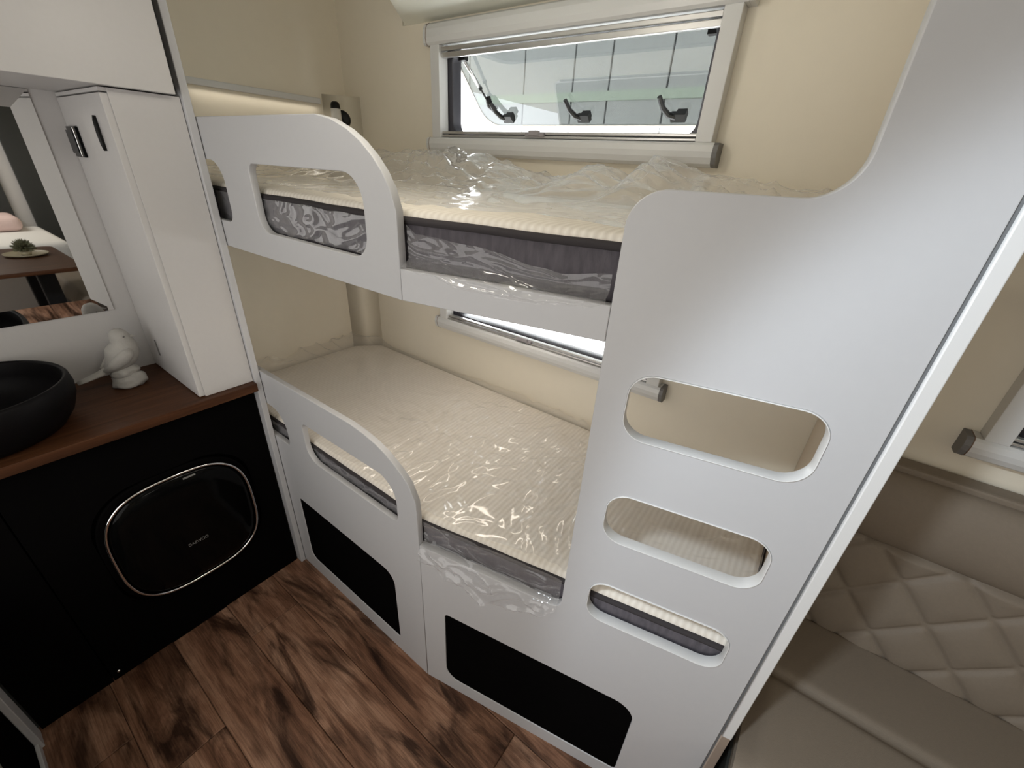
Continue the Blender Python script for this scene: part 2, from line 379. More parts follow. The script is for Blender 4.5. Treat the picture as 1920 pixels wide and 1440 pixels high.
# floor: a base with separate planks
fl = structure(box('floor', -0.45, X1, YF, 0.80, -0.06, -0.008, M['charcoal']), 'dark oak effect plank floor of the caravan')
pm = {}
def plank(x0, x1, y0, y1):
    key = round(x1 - x0, 4)
    if key not in pm:
        bm = bmesh.new(); add_box(bm, 0, x1 - x0, 0, y1 - y0, -0.008, 0)
        top = [e for e in bm.edges if all(abs(v.co.z) < 1e-6 for v in e.verts)]
        bmesh.ops.bevel(bm, geom=top, offset=0.0025, segments=1, affect='EDGES')
        me = bpy.data.meshes.new('plank'); bmesh.ops.recalc_face_normals(bm, faces=bm.faces); bm.to_mesh(me); bm.free(); me.materials.append(M['plank']); pm[key] = me
    o = bpy.data.objects.new('plank', pm[key]); C.objects.link(o); o.parent = fl; o.location = (x0, y0, 0)
joint = {-3: 0.236, -2: 0.42, -1: 1.25, 0: 1.45, 1: 1.155, 2: 0.3}
for k in range(-7, 3):
    y0 = -0.314 + 0.18 * k
    if y0 < YF: continue
    j = joint.get(k + 0, random.uniform(0, 1.2))
    x = j - 2.5
    while x < X1:
        a, b = max(x, -0.02), min(x + 1.25, X1)
        if b - a > 0.02: plank(a + 0.0006, b - 0.0006, y0 + 0.0006, y0 + 0.1794)
        x += 1.25

structure(box('wall_left', -0.46, -0.40, YF, 0.80, -0.06, 2.36, M['cream']))
structure(box('wall_right', X1, X1 + 0.05, YF, 0.80, -0.06, 2.4, M['cream']))
structure(box('wall_front', -0.46, X1 + 0.05, YF - 0.05, YF, -0.06, 2.36, M['cream']))
WX = [(0.195, 1.135, 1.675, 1.975), (0.21, 1.15, 0.985, 1.285), (1.915, 2.855, 1.109, 1.409)]   # openings x0 x1 z0 z1
bm = bmesh.new()
Y0, Y1 = 0.76, 0.80
add_box(bm, -0.40, 0.195, Y0, Y1, -0.06, 2.36); add_box(bm, 0.195, 1.135, Y0, Y1, 1.975, 2.36)
add_box(bm, 0.195, 0.21, Y0, Y1, -0.06, 1.675); add_box(bm, 0.21, 1.15, Y0, Y1, 1.285, 1.675); add_box(bm, 0.21, 1.15, Y0, Y1, -0.06, 0.985)
add_box(bm, 1.15, 1.915, Y0, Y1, -0.06, 1.675); add_box(bm, 1.135, 1.915, Y0, Y1, 1.675, 2.36)
add_box(bm, 1.915, 2.855, Y0, Y1, -0.06, 1.109); add_box(bm, 1.915, 2.855, Y0, Y1, 1.409, 2.36); add_box(bm, 2.855, X1, Y0, Y1, -0.06, 2.36)
structure(bm_obj('wall_back', bm, M['cream']))
# ceiling with a slanted end over the bunk; above it a raised roof at the end wall
board('ceiling', [(-0.012, 0.76), (0.02, 0.74), (0.62, 0.0), (0.62, YF), (X1, YF), (X1, 0.76)], [rrect(0.88, 1.42, -1.12, -0.58, 0.05)], 0.03, at(ZC + 0.03), M['ceil'], bev=0.002)['kind'] = 'structure'  # ceiling opening cut for the assumed hatch
structure(box('ceiling_raised', -0.46, X1, YF, 0.80, 2.30, 2.34, M['ceil']))
# lining board behind the vanity
structure(box('wall_vanity', -0.40, -0.372, -1.30, -0.024, 0.0, 2.29, M['cabinet']))
# corner cover board
structure(board('trim_1', [(-0.40, 0.76), (-0.40, 0.648), (-0.30, 0.76)], [], 1.83, at(1.83), M['cream'], bev=0.0005))

# partitions at the two ends of the bunk
box('partition_panel', -0.398, 0.032, -0.021, -0.002, 0.0, 2.29, M['white'], bev=0.002)
tag(bpy.data.objects['partition_panel'], 'thin white full-height board between the vanity and the bunk', 'partition')
PX, PY = XS + 0.838 * cos(A), 0.838 * sin(A)
p = box('partition_panel', 1.599, 1.622, 0.215, 0.758, 0.0, ZC - 0.002, M['beige'], bev=0.001)
tag(p, 'beige board closing the foot end of the bunk, seen through the ladder slots', 'partition')
p = box('light_bar', -0.399, -0.385, 0.149, 0.633, 1.792, 1.812, M['aluwhite'], bev=0.002)
tag(p, 'slim pale grey light bar on the end wall above the top bunk', 'lamp')

# ------------------------------------------------------------------ the bunk bed
bb = thing('bunk_bed', 'white built-in bunk bed with cut-out guards and slotted ladder panel', 'bunk bed')
T = 0.018
up = [(-0.38, 1.352), (0.806, 1.352), (0.806, 1.50), (0.806, 1.522), (0.792, 1.561), (0.772, 1.589), (0.749, 1.612), (0.718, 1.635), (0.682, 1.654), (0.632, 1.671), (0.581, 1.679), (-0.38, 1.679)]
board('upper_guard', up, [rpoly([(0.262, 1.420, .045), (0.709, 1.418, .05), (0.709, 1.581, .06), (0.258, 1.579, .025)]), rrect(-0.33, 0.110, 1.425, 1.580, (.05, .03, .06, .05))], T, ML, M['white'], bb)
lo = [(-0.38, 0.0), (0.806, 0.0), (0.806, 0.76), (0.803, 0.80), (0.779, 0.848), (0.757, 0.868), (0.73, 0.886), (0.695, 0.906), (0.653, 0.922), (0.60, 0.933), (0.543, 0.939), (-0.38, 0.935)]
board('lower_guard', lo, [rpoly([(0.254, 0.672, .06), (0.722, 0.674, .025), (0.722, 0.824, .075), (0.254, 0.818, .025)]), rrect(-0.33, 0.138, 0.668, 0.806, (.05, .025, .08, .05)),
      rrect(0.109, 0.671, 0.078, 0.408, (.035, .006, .05, .012))], T, ML, M['white'], bb)
vl = board('storage_door', rrect(0.1095, 0.6705, 0.0785, 0.4075, (.035, .006, .05, .012)), [], 0.014, ML @ at(-0.002), M['black'], bb); vl['label'] = 'black flap under the pillow end'
board('upper_rail', [(0.001, 1.352), (0.4225, 1.352), (0.4225, 1.416), (0.001, 1.416)], [], T, MR, M['white'], bb)
lad = rpoly([(0.002, 0.0), (0.837, 0.0), (0.837, ZC - 0.002), (0.692, ZC - 0.002), (0.692, 1.593, .055), (0.423, 1.591, .055), (0.423, 0.642, .028), (0.002, 0.642)], 10)
slots = [rrect(0.477, 0.776, 1.178, 1.311, .044), rrect(0.481, 0.778, 0.921, 1.049, .044), rrect(0.482, 0.779, 0.664, 0.791, .042)]
# the board keeps clear of the last bit of the ceiling
ladder = board('ladder_panel', lad, slots + [rrect(0.080, 0.656, 0.060, 0.389, (.05, .012, .055, .015))], 0.022, MR, M['white'], bb)
for s in slots:                                                            # pale edge band lining each step slot
    inner = [(x + (0.0012 if x < 0.63 else -0.0012), z) for x, z in s]
    cx = sum(q[0] for q in s) / len(s); cz = sum(q[1] for q in s) / len(s)
    inn = [(q[0] + (cx - q[0]) * 0.010, q[1] + (cz - q[1]) * 0.024) for q in s]
    o2 = [(q[0] - (cx - q[0]) * 0.001, q[1] - (cz - q[1]) * 0.002) for q in s]
    board('edge_band', [(q[0], q[1]) for q in s], [inn], 0.026, MR @ at(0.0025), M['edge'], bb, bev=0.0006)
vr = board('storage_door', rrect(0.0805, 0.6555, 0.0605, 0.3885, (.05, .012, .055, .015)), [], 0.014, MR @ at(-0.002), M['black'], bb); vr['label'] = 'black flap below the ladder'
board('edge_groove', rrect(0.836, 0.842, 0.0, ZC - 0.002, 0), [], 0.018, MR @ at(-0.003), M['groove'], bb, bev=0.0003)
board('edge_trim', rrect(0.842, 0.862, 0.46, ZC - 0.002, 0), [], 0.045, MR @ at(0.003), M['edge'], bb, bev=0.002)
board('kick_trim', rrect(0.842, 0.862, 0.0, 0.459, 0), [], 0.045, MR @ at(0.0), M['tan'], bb, bev=0.002)['label'] = 'tan lower end of the edge trim'
plan = [(-0.392, 0.025), (0.80, 0.025), (1.598, 0.190), (1.598, 0.752), (-0.302, 0.752), (-0.392, 0.650)]
board('bed_board', plan, [], 0.045, at(1.410), M['white'], bb)
board('bed_board', plan, [], 0.030, at(0.600), M['white'], bb)

# mattresses
def shrink(pl, d):
    cx = 0.6; cy = 0.4
    return [(x + (d if x < cx else -d), y + (d if y < cy else -d)) for x, y in pl]
def mattress(z0, z1, label):
    t = thing('mattress', label, 'mattress', (0.6, 0.4, z0))
    P = shrink(plan, 0.004)
    rp = rpoly([(*q, 0.03) for q in P], 5)
    board('side_border', rp, [], z1 - z0 - 0.022, at(z1 - 0.022), M['fabric'], t, bev=0.006)
    zz = z1 - 0.021
    ring = rpoly([(*q, 0.03) for q in shrink(plan, 0.006)], 5)
    dense = []
    for a, b in zip(ring, ring[1:] + ring[:1]):
        k = max(1, int(math.hypot(b[0] - a[0], b[1] - a[1]) / 0.05))
        for i in range(k): dense.append((a[0] + (b[0] - a[0]) * i / k, a[1] + (b[1] - a[1]) * i / k))
    tube_obj('piping', [(x, y, zz + 0.002 * noise.noise((x * 9, y * 9, z0))) for x, y in dense], 0.008, M['piping'], t, 7, True)
    # softly domed knit cover
    bm = bmesh.new(); inn = [bm.verts.new((x, y, z1 - 0.020)) for x, y in dense]
    rings = [inn]
    cx, cy = 0.6, 0.4
    for f, h in ((0.004, 0.009), (0.012, 0.015), (0.03, 0.019), (0.09, 0.021), (0.3, 0.022), (0.6, 0.023)):
        rings.append([bm.verts.new((x + (cx - x) * f * (1 if f > .05 else .5), y + (cy - y) * f, z1 - 0.020 + h)) for x, y in dense])
    for a, b in zip(rings, rings[1:]):
        for i in range(len(a)): bm.faces.new((a[i], a[(i + 1) % len(a)], b[(i + 1) % len(a)], b[i]))
    bm.faces.new(rings[-1])
    bm_obj('knit_cover', bm, M['knit'], t, True)
    return t
mat_top = mattress(1.412, 1.524, 'mattress on the top bunk, white knit top and charcoal side')
mat_low = mattress(0.602, 0.724, 'mattress on the bottom bunk, white ribbed top and charcoal side')

# clear plastic film over the mattresses
def ridged(p, k=1.0):
    return (1 - abs(noise.noise(p))) ** 6
def fronty(x): return 0.030 if x < 0.80 else 0.030 + (x - 0.80) * 0.2068
def sheet(ztop, seed, crest, amp, leftbunch):
    def fn(u, v):
        x = -0.385 + 1.975 * u
        y0 = fronty(x); y1 = 0.748 if x > -0.30 else 0.748 - (-0.30 - x) * 1.1
        y = y0 + (y1 - y0) * v
        wv = Vector((noise.noise((x * 2.3, y * 2.3, seed)), noise.noise((x * 2.3, y * 2.3, seed + 9)), 0)) * 0.35
        # fan of creases
        r1 = ridged(((x + wv.x) * 9 + y * 3, (y + wv.y) * 3.2 - x, seed))
        r2 = ridged(((x + wv.y) * 5 - y * 7, (y + wv.x) * 7 + x * 4, seed + 3))
        r3 = ridged((x * 22 + wv.x * 20, y * 17 + wv.y * 20, seed + 5))
        a = amp(x, v)
        pv = Vector(((x + wv.x) * 6.5 + y * 2.0, (y + wv.y) * 6.5 - x * 1.5, seed))
        c1 = noise.voronoi(pv)[0]; c2 = noise.voronoi(pv * 2.3)[0]
        cr = 0.020 * (c1[1] - c1[0]) + 0.007 * (c2[1] - c2[0])
        z = ztop + 0.0045 + a * (cr + 0.008 * r1 + 0.005 * r2) + 0.003 * a * (noise.noise((x * 6, y * 6, seed)) + 0.5)
        c = crest(x)
        if c:
            prof = sm(0.30, 0.86, v) * (1 - 0.75 * sm(0.90, 1.0, v))
            z += c * prof * (1 + 0.10 * noise.noise((x * 7, y * 6, seed + 2))) + 0.003 * prof * (r2 + r1)
        lb = leftbunch * (1 - sm(-0.36, -0.20, x))
        z += lb * (0.75 + 0.5 * noise.noise((y * 9, x * 8, seed + 1))) + lb * 0.3 * r2
        return (x, y, z)
    return fn
up_crest = lambda x: interp(x, [(-0.36, .05), (0.03, .090), (0.30, .098), (0.45, .092), (0.60, .062), (0.80, .040), (0.92, .082), (1.0, .048), (1.06, .104), (1.18, .066), (1.4, .05), (1.58, .04)])
f1 = grid('plastic_sheet', 260, 110, sheet(1.526, 1.0, up_crest, lambda x, v: 0.45 + 0.55 * sm(0.2, 0.6, v), 0.03), None)
f1.data.materials.append(M['puff'])
tag(f1, 'crumpled clear plastic film puffed up over the top mattress', 'plastic film')
lo_amp = lambda x, v: 0.16 + 1.15 * sm(0.15, 0.60, x) + 0.45 * (1 - sm(-0.30, -0.1, x))
f2 = grid('plastic_sheet', 300, 120, sheet(0.727, 5.0, lambda x: 0.0, lo_amp, 0.055), M['film'])
tag(f2, 'crinkled clear plastic film spread over the bottom mattress', 'plastic film')
NV = Vector((-sin(A), cos(A), 0)); TV = Vector((cos(A), sin(A), 0))
def skirt(parent, zt, zb, zr, seed, off0, nu=110, nv=44):
    def fn(u, v):
        t = 0.012 + 0.402 * u
        z = zt(t) + (zb(t) - zt(t)) * v
        z += 0.003 * noise.noise((t * 9, v * 3, seed))
        # behind the rail plane above the rail, in front of it below
        over = sm(zr + 0.022, zr + 0.002, z)
        n = off0 + (-0.008 - off0) * over
        fold = ridged((t * 5 + v * 1.6, t * 6 - v * 2.4 + z * 6, seed)) * 0.013 + ridged((t * 9 + v * 2, z * 22 - t * 8, seed + 2)) * 0.007 + ridged((t * 24, v * 5 + t * 9, seed + 4)) * 0.003
        n -= fold * (0.35 + 0.65 * over)
        p = Vector((XS, 0, 0)) + TV * t + NV * n
        return (p.x, p.y, z)
    return grid('skirt', nu, nv, fn, M['film'], parent)
skirt(f1, lambda t: interp(t, [(0, 1.506), (.035, 1.484), (.16, 1.477), (.29, 1.458), (.33, 1.452), (.42, 1.463)]),
      lambda t: interp(t, [(0, 1.424), (.07, 1.418), (.16, 1.401), (.25, 1.398), (.385, 1.409), (.42, 1.419)]), 1.416, 2.0, 0.016)
skirt(f2, lambda t: 0.729, lambda t: interp(t, [(0, .615), (.10, .585), (.21, .548), (.30, .572), (.36, .600), (.42, .650)]), 0.642, 8.0, 0.014)

def side_film(parent, z0, z1, seed, x0=-0.02, x1=0.79):
    def fn(u, v):
        x = x0 + (x1 - x0) * u; z = z0 + (z1 - z0) * v
        f = ridged((x * 7 + z * 14, z * 26 - x * 9, seed)) * 0.006 + ridged((x * 17 - z * 9, z * 40 + x * 6, seed + 3)) * 0.003
        return (x, 0.0255 - min(f, 0.0055), z + 0.004 * noise.noise((x * 12, v, seed)) * (1 if v > 0.9 or v < 0.1 else 0))
    return grid('plastic_wrap', 130, 30, fn, M['film'], parent)
side_film(mat_top, 1.420, 1.500, 11.0)
side_film(mat_low, 0.640, 0.706, 15.0)

# ------------------------------------------------------------------ windows
def window(name, dx, dz, label, tilt, leftcap, full=True):
    r = thing(name, label, 'window', (0.66 + dx, 0.76, 1.82 + dz)); del r['category']; r['kind'] = 'structure'
    X = lambda v: v + dx
    Z = lambda v: v + dz
    def bar(nm, x0, x1, y0, y1, z0, z1, m, bev=0.002, par=r): return box(nm, X(x0), X(x1), y0, y1, Z(z0), Z(z1), m, par, bev)
    # rounded cassettes (profile in y, z)
    def cassette(nm, z0, z1, up):
        s = 1 if up else -1; zi, zo = (z0, z1) if up else (z1, z0)
        prof = [(0.7595, zi), (0.718, zi), (0.712, zi + s * 0.006), (0.709, zi + s * 0.020), (0.711, zo - s * 0.022), (0.718, zo - s * 0.008), (0.730, zo - s * 0.001), (0.7595, zo)]
        bm = bmesh.new()
        a = [bm.verts.new((X(0.157), y, Z(z))) for y, z in prof]; b = [bm.verts.new((X(1.165), y, Z(z))) for y, z in prof]
        for i in range(len(prof)): bm.faces.new((a[i], a[(i + 1) % len(prof)], b[(i + 1) % len(prof)], b[i]))
        bm.faces.new(a[::-1]); bm.faces.new(b)
        ob = bm_obj(nm, bm, M['aluwhite'], r)
        # end caps
        for x0, x1, m, lab in ((0.143, 0.1555, leftcap, None), (1.1655, 1.177, M['aluwhite'] if up else M['greycap'], 'dark grey end cap')):
            bm = bmesh.new()
            a = [bm.verts.new((X(x0), y, Z(z))) for y, z in prof]; b = [bm.verts.new((X(x1), y, Z(z))) for y, z in prof]
            for i in range(len(prof)): bm.faces.new((a[i], a[(i + 1) % len(prof)], b[(i + 1) % len(prof)], b[i]))
            bm.faces.new(a[::-1]); bm.faces.new(b)
            c = bm_obj('end_cap', bm, m, ob)
            if lab and m is M['greycap']: c['label'] = lab
        bm = bmesh.new()
        pr = [(y - (0.0006 if y < .75 else 0), z + (0.0006 if z > (z0 + z1) / 2 else -0.0006)) for y, z in prof]
        a = [bm.verts.new((X(0.1555), y, Z(z))) for y, z in pr]; b = [bm.verts.new((X(0.1572), y, Z(z))) for y, z in pr]
        for i in range(len(prof)): bm.faces.new((a[i], a[(i + 1) % len(prof)], b[(i + 1) % len(prof)], b[i]))
        bm.faces.new(a[::-1]); bm.faces.new(b)
        bm_obj('cap_seam', bm, M['brownseam'], ob)
    cassette('top_cassette', 1.958, 2.022, True)
    cassette('bottom_cassette', 1.632, 1.688, False)
    bar('side_channel', 0.170, 0.211, 0.716, 0.7595, 1.688, 1.958, M['aluwhite'])
    bar('side_channel', 1.116, 1.157, 0.716, 0.7595, 1.688, 1.958, M['aluwhite'])
    bar('blind_bar', 0.212, 1.115, 0.724, 0.738, 1.940, 1.952, M['alu'])
    bar('blind_bar', 0.212, 1.115, 0.727, 0.741, 1.922, 1.937, M['alu'])
    bar('blind_bar', 0.212, 1.115, 0.724, 0.742, 1.690, 1.697, M['alu'])
    b3 = bar('blind_bar', 0.212, 1.115, 0.726, 0.744, 1.700, 1.708, M['alu'])
    bm = bmesh.new(); add_box(bm, X(0.585), X(0.655), 0.716, 0.730, Z(1.694), Z(1.706)); add_box(bm, X(0.600), X(0.640), 0.712, 0.722, Z(1.698), Z(1.712))
    bmesh.ops.bevel(bm, geom=list(bm.edges), offset=0.002, segments=1, affect='EDGES'); bm_obj('pull_tab', bm, M['tab'], b3)
    # dark outer frame ring
    mw_ = frame((1, 0, 0), (0, 0, 1), (0, -1, 0), (0, 0.762, 0))
    board('outer_frame', rrect(X(0.188), X(1.142), Z(1.664), Z(1.985), .05), [rrect(X(0.232), X(1.098), Z(1.704), Z(1.948), .035)], 0.045, mw_, M['rubber'], r, 0.003)
    # hinged acrylic pane, tilted outwards from its top edge
    hz, hy = 1.965, 0.812
    pmx = Matrix.Translation((X(0.665), hy, Z(hz))) @ Matrix.Rotation(tilt, 4, 'X') @ frame((1, 0, 0), (0, 0, 1), (0, -1, 0), (0, 0, 0))
    pane = board('pane', rrect(-0.49, 0.49, -0.305, 0.01, (.075, .075, .02, .02)), [], 0.004, pmx, M['pane'], r, 0.0004)
    board('pane_rim', rrect(-0.492, 0.492, -0.307, 0.012, (.077, .077, .02, .02)), [rrect(-0.484, 0.484, -0.299, 0.004, (.070, .070, .015, .015))], 0.008, pmx @ at(0.002), M['lampglass'], pane, 0.001)
    for px in ((-0.36, -0.03, 0.30) if full else (-0.30,)):
        k = 1
        bm = bmesh.new()
        tube(bm, [(px, -0.262, 0.012), (px - 0.022, -0.250, 0.016), (px - 0.036, -0.225, 0.018), (px - 0.044, -0.190, 0.016)], [0.009, 0.009, 0.008, 0.0075])
        add_box(bm, px - 0.016, px + 0.030, -0.275, -0.250, 0.001, 0.018); add_box(bm, px + 0.004, px + 0.034, -0.262, -0.242, 0.001, 0.026)
        bm.transform(pmx); bm_obj('latch', bm, M['blackp'], pane)
    for sx in (-1, 1):
        bm = bmesh.new()
        a = Vector((X(0.665 + sx * 0.425), 0.800, Z(1.938))); b = pmx @ Vector((sx * 0.415, -0.20, 0.012))
        mid = a.lerp(b, 0.62)
        tube(bm, [a, mid], 0.0065); st = bm_obj('stay', bm, M['alu'], r, True)
        bm = bmesh.new(); tube(bm, [mid, mid.lerp(b, 0.12)], 0.008); tube(bm, [mid, b], 0.0035)
        add_box(bm, a.x - 0.022, a.x + 0.022, a.y - 0.012, a.y + 0.008, a.z - 0.014, a.z + 0.012)
        bm_obj('stay_end', bm, M['blackp'], st)
        bm = bmesh.new(); tube(bm, [pmx @ Vector((sx * 0.415, -0.175, 0.004)), pmx @ Vector((sx * 0.413, -0.20, 0.014)), pmx @ Vector((sx * 0.408, -0.232, 0.004))], [0.010, 0.013, 0.010])
        bm_obj('stay_bracket', bm, M['blackp'], st, True)
    return r
window('window_1', 0, 0, 'wide window above the top bunk, its pane propped open', radians(45), M['aluwhite'])
window('window_2', 0.015, -0.69, 'window beside the bottom bunk, half hidden by the top bunk rail', radians(62), M['aluwhite'])
window('window_3', 1.72, -0.566, 'window over the dinette bench at the right edge', radians(8), M['greycap'])

# ------------------------------------------------------------------ reading lamp
cxn = Vector((0.74, -0.67, 0)).normalized(); cc = Vector((-0.355, 0.704, 1.745))
rl = thing('reading_lamp', 'small black and white reading lamp on the corner board over the top bunk', 'lamp', cc)
fm = frame(cxn.cross(Vector((0, 0, 1))), (0, 0, 1), cxn, cc)
lathe('mount', [(0, 0.012), (0.028, 0.012), (0.033, 0.008), (0.034, 0.0)], M['blackp'], rl, 32, fm)
hc = cc + cxn * 0.055 + Vector((-0.012, -0.010, 0))
tube_obj('arm', [cc + cxn * 0.008, hc], 0.006, M['chrome'], rl)
lathe('shade', [(0.0, -0.036), (0.020, -0.036), (0.0215, -0.030), (0.0185, 0.034), (0.0, 0.036)], M['lampglass'], rl, 28, Matrix.Translation(hc))
lathe('cap', [(0.0190, 0.033), (0.0180, 0.045), (0.015, 0.054), (0.009, 0.058), (0.0, 0.059)], M['blackp'], rl, 28, Matrix.Translation(hc))

# ------------------------------------------------------------------ vanity
vc = thing('vanity_cabinet', 'black vanity base cabinet below the walnut worktop', 'cabinet', (-0.18, -0.43, 0))
box('body', -0.371, -0.018, -0.83, -0.024, 0.0, 0.868, M['black'], vc)
board('front_panel', rrect(-0.658, -0.024, 0.0, 0.870, 0.001), [rrect(-0.545, -0.106, 0.208, 0.688, .14)], 0.017, MX @ at(0.0), M['black'], vc, 0.001)
board('front_panel', rrect(-0.832, -0.6615, 0.0, 0.870, 0.001), [], 0.017, MX @ at(0.0), M['black'], vc, 0.001)
lathe('door_catch', [(0, 0.004), (0.004, 0.003), (0.005, 0)], M['chrome'], vc, 12, frame((0, 1, 0), (0, 0, 1), (1, 0, 0), (0.0, -0.640, 0.031)))
ct = box('countertop', -0.371, 0.045, -0.832, -0.0225, 0.871, 0.900, M['counter'], None, 0.0015)
tag(ct, 'walnut wood vanity worktop with a straight front edge', 'countertop')

# washing machine door set into the vanity front
wm = thing('washing_machine', 'small black front-loading washing machine with chrome ring, set in the vanity', 'washing machine', (0.0, -0.326, 0.448))
def sq(hw, hh, n, k=72, cy=-0.326, cz=0.448):
    out = []
    for i in range(k):
        a = 2 * pi * i / k; c, s = cos(a), sin(a)
        out.append((cy + hw * math.copysign(abs(c) ** (2 / n), c), cz + hh * math.copysign(abs(s) ** (2 / n), s)))
    return out
board('surround', sq(0.2185, 0.239, 3.0), [sq(0.199, 0.220, 3.0)], 0.012, MX @ at(0.006), M['black'], wm, 0.003)
bm = bmesh.new(); rings = []
for s, h in ((0.197, 0.004), (0.195, 0.016), (0.185, 0.024), (0.15, 0.030), (0.10, 0.034), (0.05, 0.036)):
    rings.append([bm.verts.new((h, y, z)) for y, z in sq(s, s + 0.021 * s / 0.197, 3.0 if s > .12 else 3.0)])
for a, b in zip(rings, rings[1:]):
    for i in range(len(a)): bm.faces.new((a[i], a[(i + 1) % len(a)], b[(i + 1) % len(a)], b[i]))
bm.faces.new(rings[-1])
dr = bm_obj('door', bm, M['gloss'], wm, True)
rg = tube_obj('chrome_ring', [(0.018, y, z) for y, z in sq(0.201, 0.222, 3.0)], 0.0046, M['chrome'], wm, 8, True); rg['label'] = 'bright chrome ring round the door'
bm = bmesh.new(); add_box(bm, 0.024, 0.027, -0.30, -0.265, 0.648, 0.653); bm_obj('latch_mark', bm, M['letter'], dr)
cu = bpy.data.curves.new('lettering', 'FONT'); cu.body = 'DAEWOO'; cu.size = 0.0165; cu.extrude = 0.0004; cu.align_x = 'CENTER'; cu.align_y = 'CENTER'
to = bpy.data.objects.new('t', cu); C.objects.link(to); dg = bpy.context.evaluated_depsgraph_get()
me = bpy.data.meshes.new_from_object(to.evaluated_get(dg)); bpy.data.objects.remove(to)
me.materials.clear(); me.transform(frame((0, 1, 0), (0, 0, 1), (1, 0, 0), (0.0365, -0.323, 0.398)) @ Matrix.Scale(0.80, 4, (1, 0, 0))); link('lettering', me, M['letter'], dr)
cu = bpy.data.curves.new('lettering', 'FONT'); cu.body = 'mini'; cu.size = 0.010; cu.extrude = 0.0003; cu.align_x = 'CENTER'

# tall cabinet on the worktop
tc_ = thing('tall_cabinet', 'narrow tall white cabinet standing on the worktop beside the bunk', 'cabinet', (-0.18, -0.10, 0.9))
box('body', -0.371, 0.016, -0.164, -0.0225, 0.901, 1.719, M['cabinet'], tc_, 0.001)
box('front_panel', 0.0165, 0.019, -0.168, -0.0225, 0.901, 1.719, M['cabinet'], tc_, 0.0006)
td = box('door', -0.369, 0.015, -0.183, -0.166, 0.903, 1.708, M['cabinet'], tc_, 0.0012)
box('lintel', -0.369, 0.015, -0.183, -0.166, 1.711, 1.719, M['cabinet'], tc_, 0.0006)
tube_obj('handle', [(-0.072, -0.184, 1.588), (-0.070, -0.187, 1.600), (-0.066, -0.189, 1.625), (-0.070, -0.187, 1.650), (-0.072, -0.184, 1.662)], 0.005, M['blackp'], td)
box('hinge', -0.266, -0.258, -0.1855, -0.183, 0.965, 1.020, M['greycap'], td, 0.0005)
sw = thing('light_switch', 'black glossy light switch on the side of the tall cabinet', 'switch', (-0.302, -0.184, 1.602))
box('plate', -0.345, -0.262, -0.1915, -0.1838, 1.565, 1.640, M['gloss'], sw, 0.002)
box('rocker', -0.336, -0.276, -0.1965, -0.1912, 1.574, 1.631, M['gloss'], sw, 0.001)
box('edge_strip', -0.2735, -0.2695, -0.1940, -0.1912, 1.568, 1.637, M['chrome'], sw, 0.0005)

# overhead cabinet
oc = thing('overhead_cabinet', 'white overhead cabinet above the mirror at the top left', 'cabinet', (-0.16, -0.45, 1.722))
box('body', -0.371, 0.038, -0.85, -0.043, 1.722, 2.285, M['cabinet'], oc)
box('door', 0.0385, 0.055, -0.85, -0.0415, 1.7205, 2.285, M['cabinet'], oc, 0.0015)
box('seam', 0.030, 0.050, -0.041, -0.037, 1.725, 2.285, M['blackp'], oc)

# mirror
mr = thing('wall_mirror', 'large mirror hanging above the vessel basin', 'mirror', (-0.371, -0.7, 1.45))
def mirror():
    y0, y1, z0, z1 = -1.15, -0.236, 1.115, 1.720; bw = 0.046; x0, x1 = -0.3705, -0.3625
    g = board('glass', rrect(y0 + bw, y1 - bw, z0 + bw, z1 - bw, 0), [], 0.006, MX @ at(x1), M['mirror'], mr, 0.0001)
    bm = bmesh.new()
    o = [bm.verts.new((x0 + 0.003, y, z)) for y, z in ((y0, z0), (y1, z0), (y1, z1), (y0, z1))]
    i = [bm.verts.new((x1, y, z)) for y, z in ((y0 + bw, z0 + bw), (y1 - bw, z0 + bw), (y1 - bw, z1 - bw), (y0 + bw, z1 - bw))]
    k = [bm.verts.new((x0, y, z)) for y, z in ((y0, z0), (y1, z0), (y1, z1), (y0, z1))]
    for a in range(4):
        b = (a + 1) % 4
        bm.faces.new((o[a], o[b], i[b], i[a])); bm.faces.new((k[a], k[b], o[b], o[a]))
    bm_obj('bevel', bm, M['mirror'], mr)
mirror()

# basin
bs = lathe('vessel_basin', [(0, 0.0), (0.150, 0.0), (0.166, 0.006), (0.188, 0.035), (0.203, 0.075), (0.206, 0.100), (0.203, 0.125), (0.199, 0.132), (0.194, 0.133), (0.190, 0.127), (0.193, 0.09), (0.178, 0.045), (0.14, 0.022), (0.03, 0.018), (0, 0.018)], M['basin'], None, 72)
bs.location = (-0.160, -0.622, 0.900); tag(bs, 'round matte black vessel basin on the walnut worktop', 'basin')

# bird figurine
bg = thing('bird_figurine', 'pale grey ceramic bird perched on a rock, beside the basin', 'figurine', (-0.245, -0.295, 0.9))
bx, by = -0.245, -0.276
def loft(name, chain, m, parent, n=22):
    bm = bmesh.new(); rings = []
    for i, (p, rx, rn) in enumerate(chain):
        p = Vector(p); d = (Vector(chain[min(i + 1, len(chain) - 1)][0]) - Vector(chain[max(i - 1, 0)][0])).normalized()
        u = Vector((1, 0, 0)); u = (u - d * u.dot(d)).normalized(); v = d.cross(u)
        rings.append([bm.verts.new(p + u * rx * cos(2 * pi * k / n) + v * rn * sin(2 * pi * k / n)) for k in range(n)])
    for a, b in zip(rings, rings[1:]):
        for k in range(n): bm.faces.new((a[k], a[(k + 1) % n], b[(k + 1) % n], b[k]))
    bm.faces.new(rings[0][::-1]); bm.faces.new(rings[-1])
    return bm_obj(name, bm, m, parent, True)
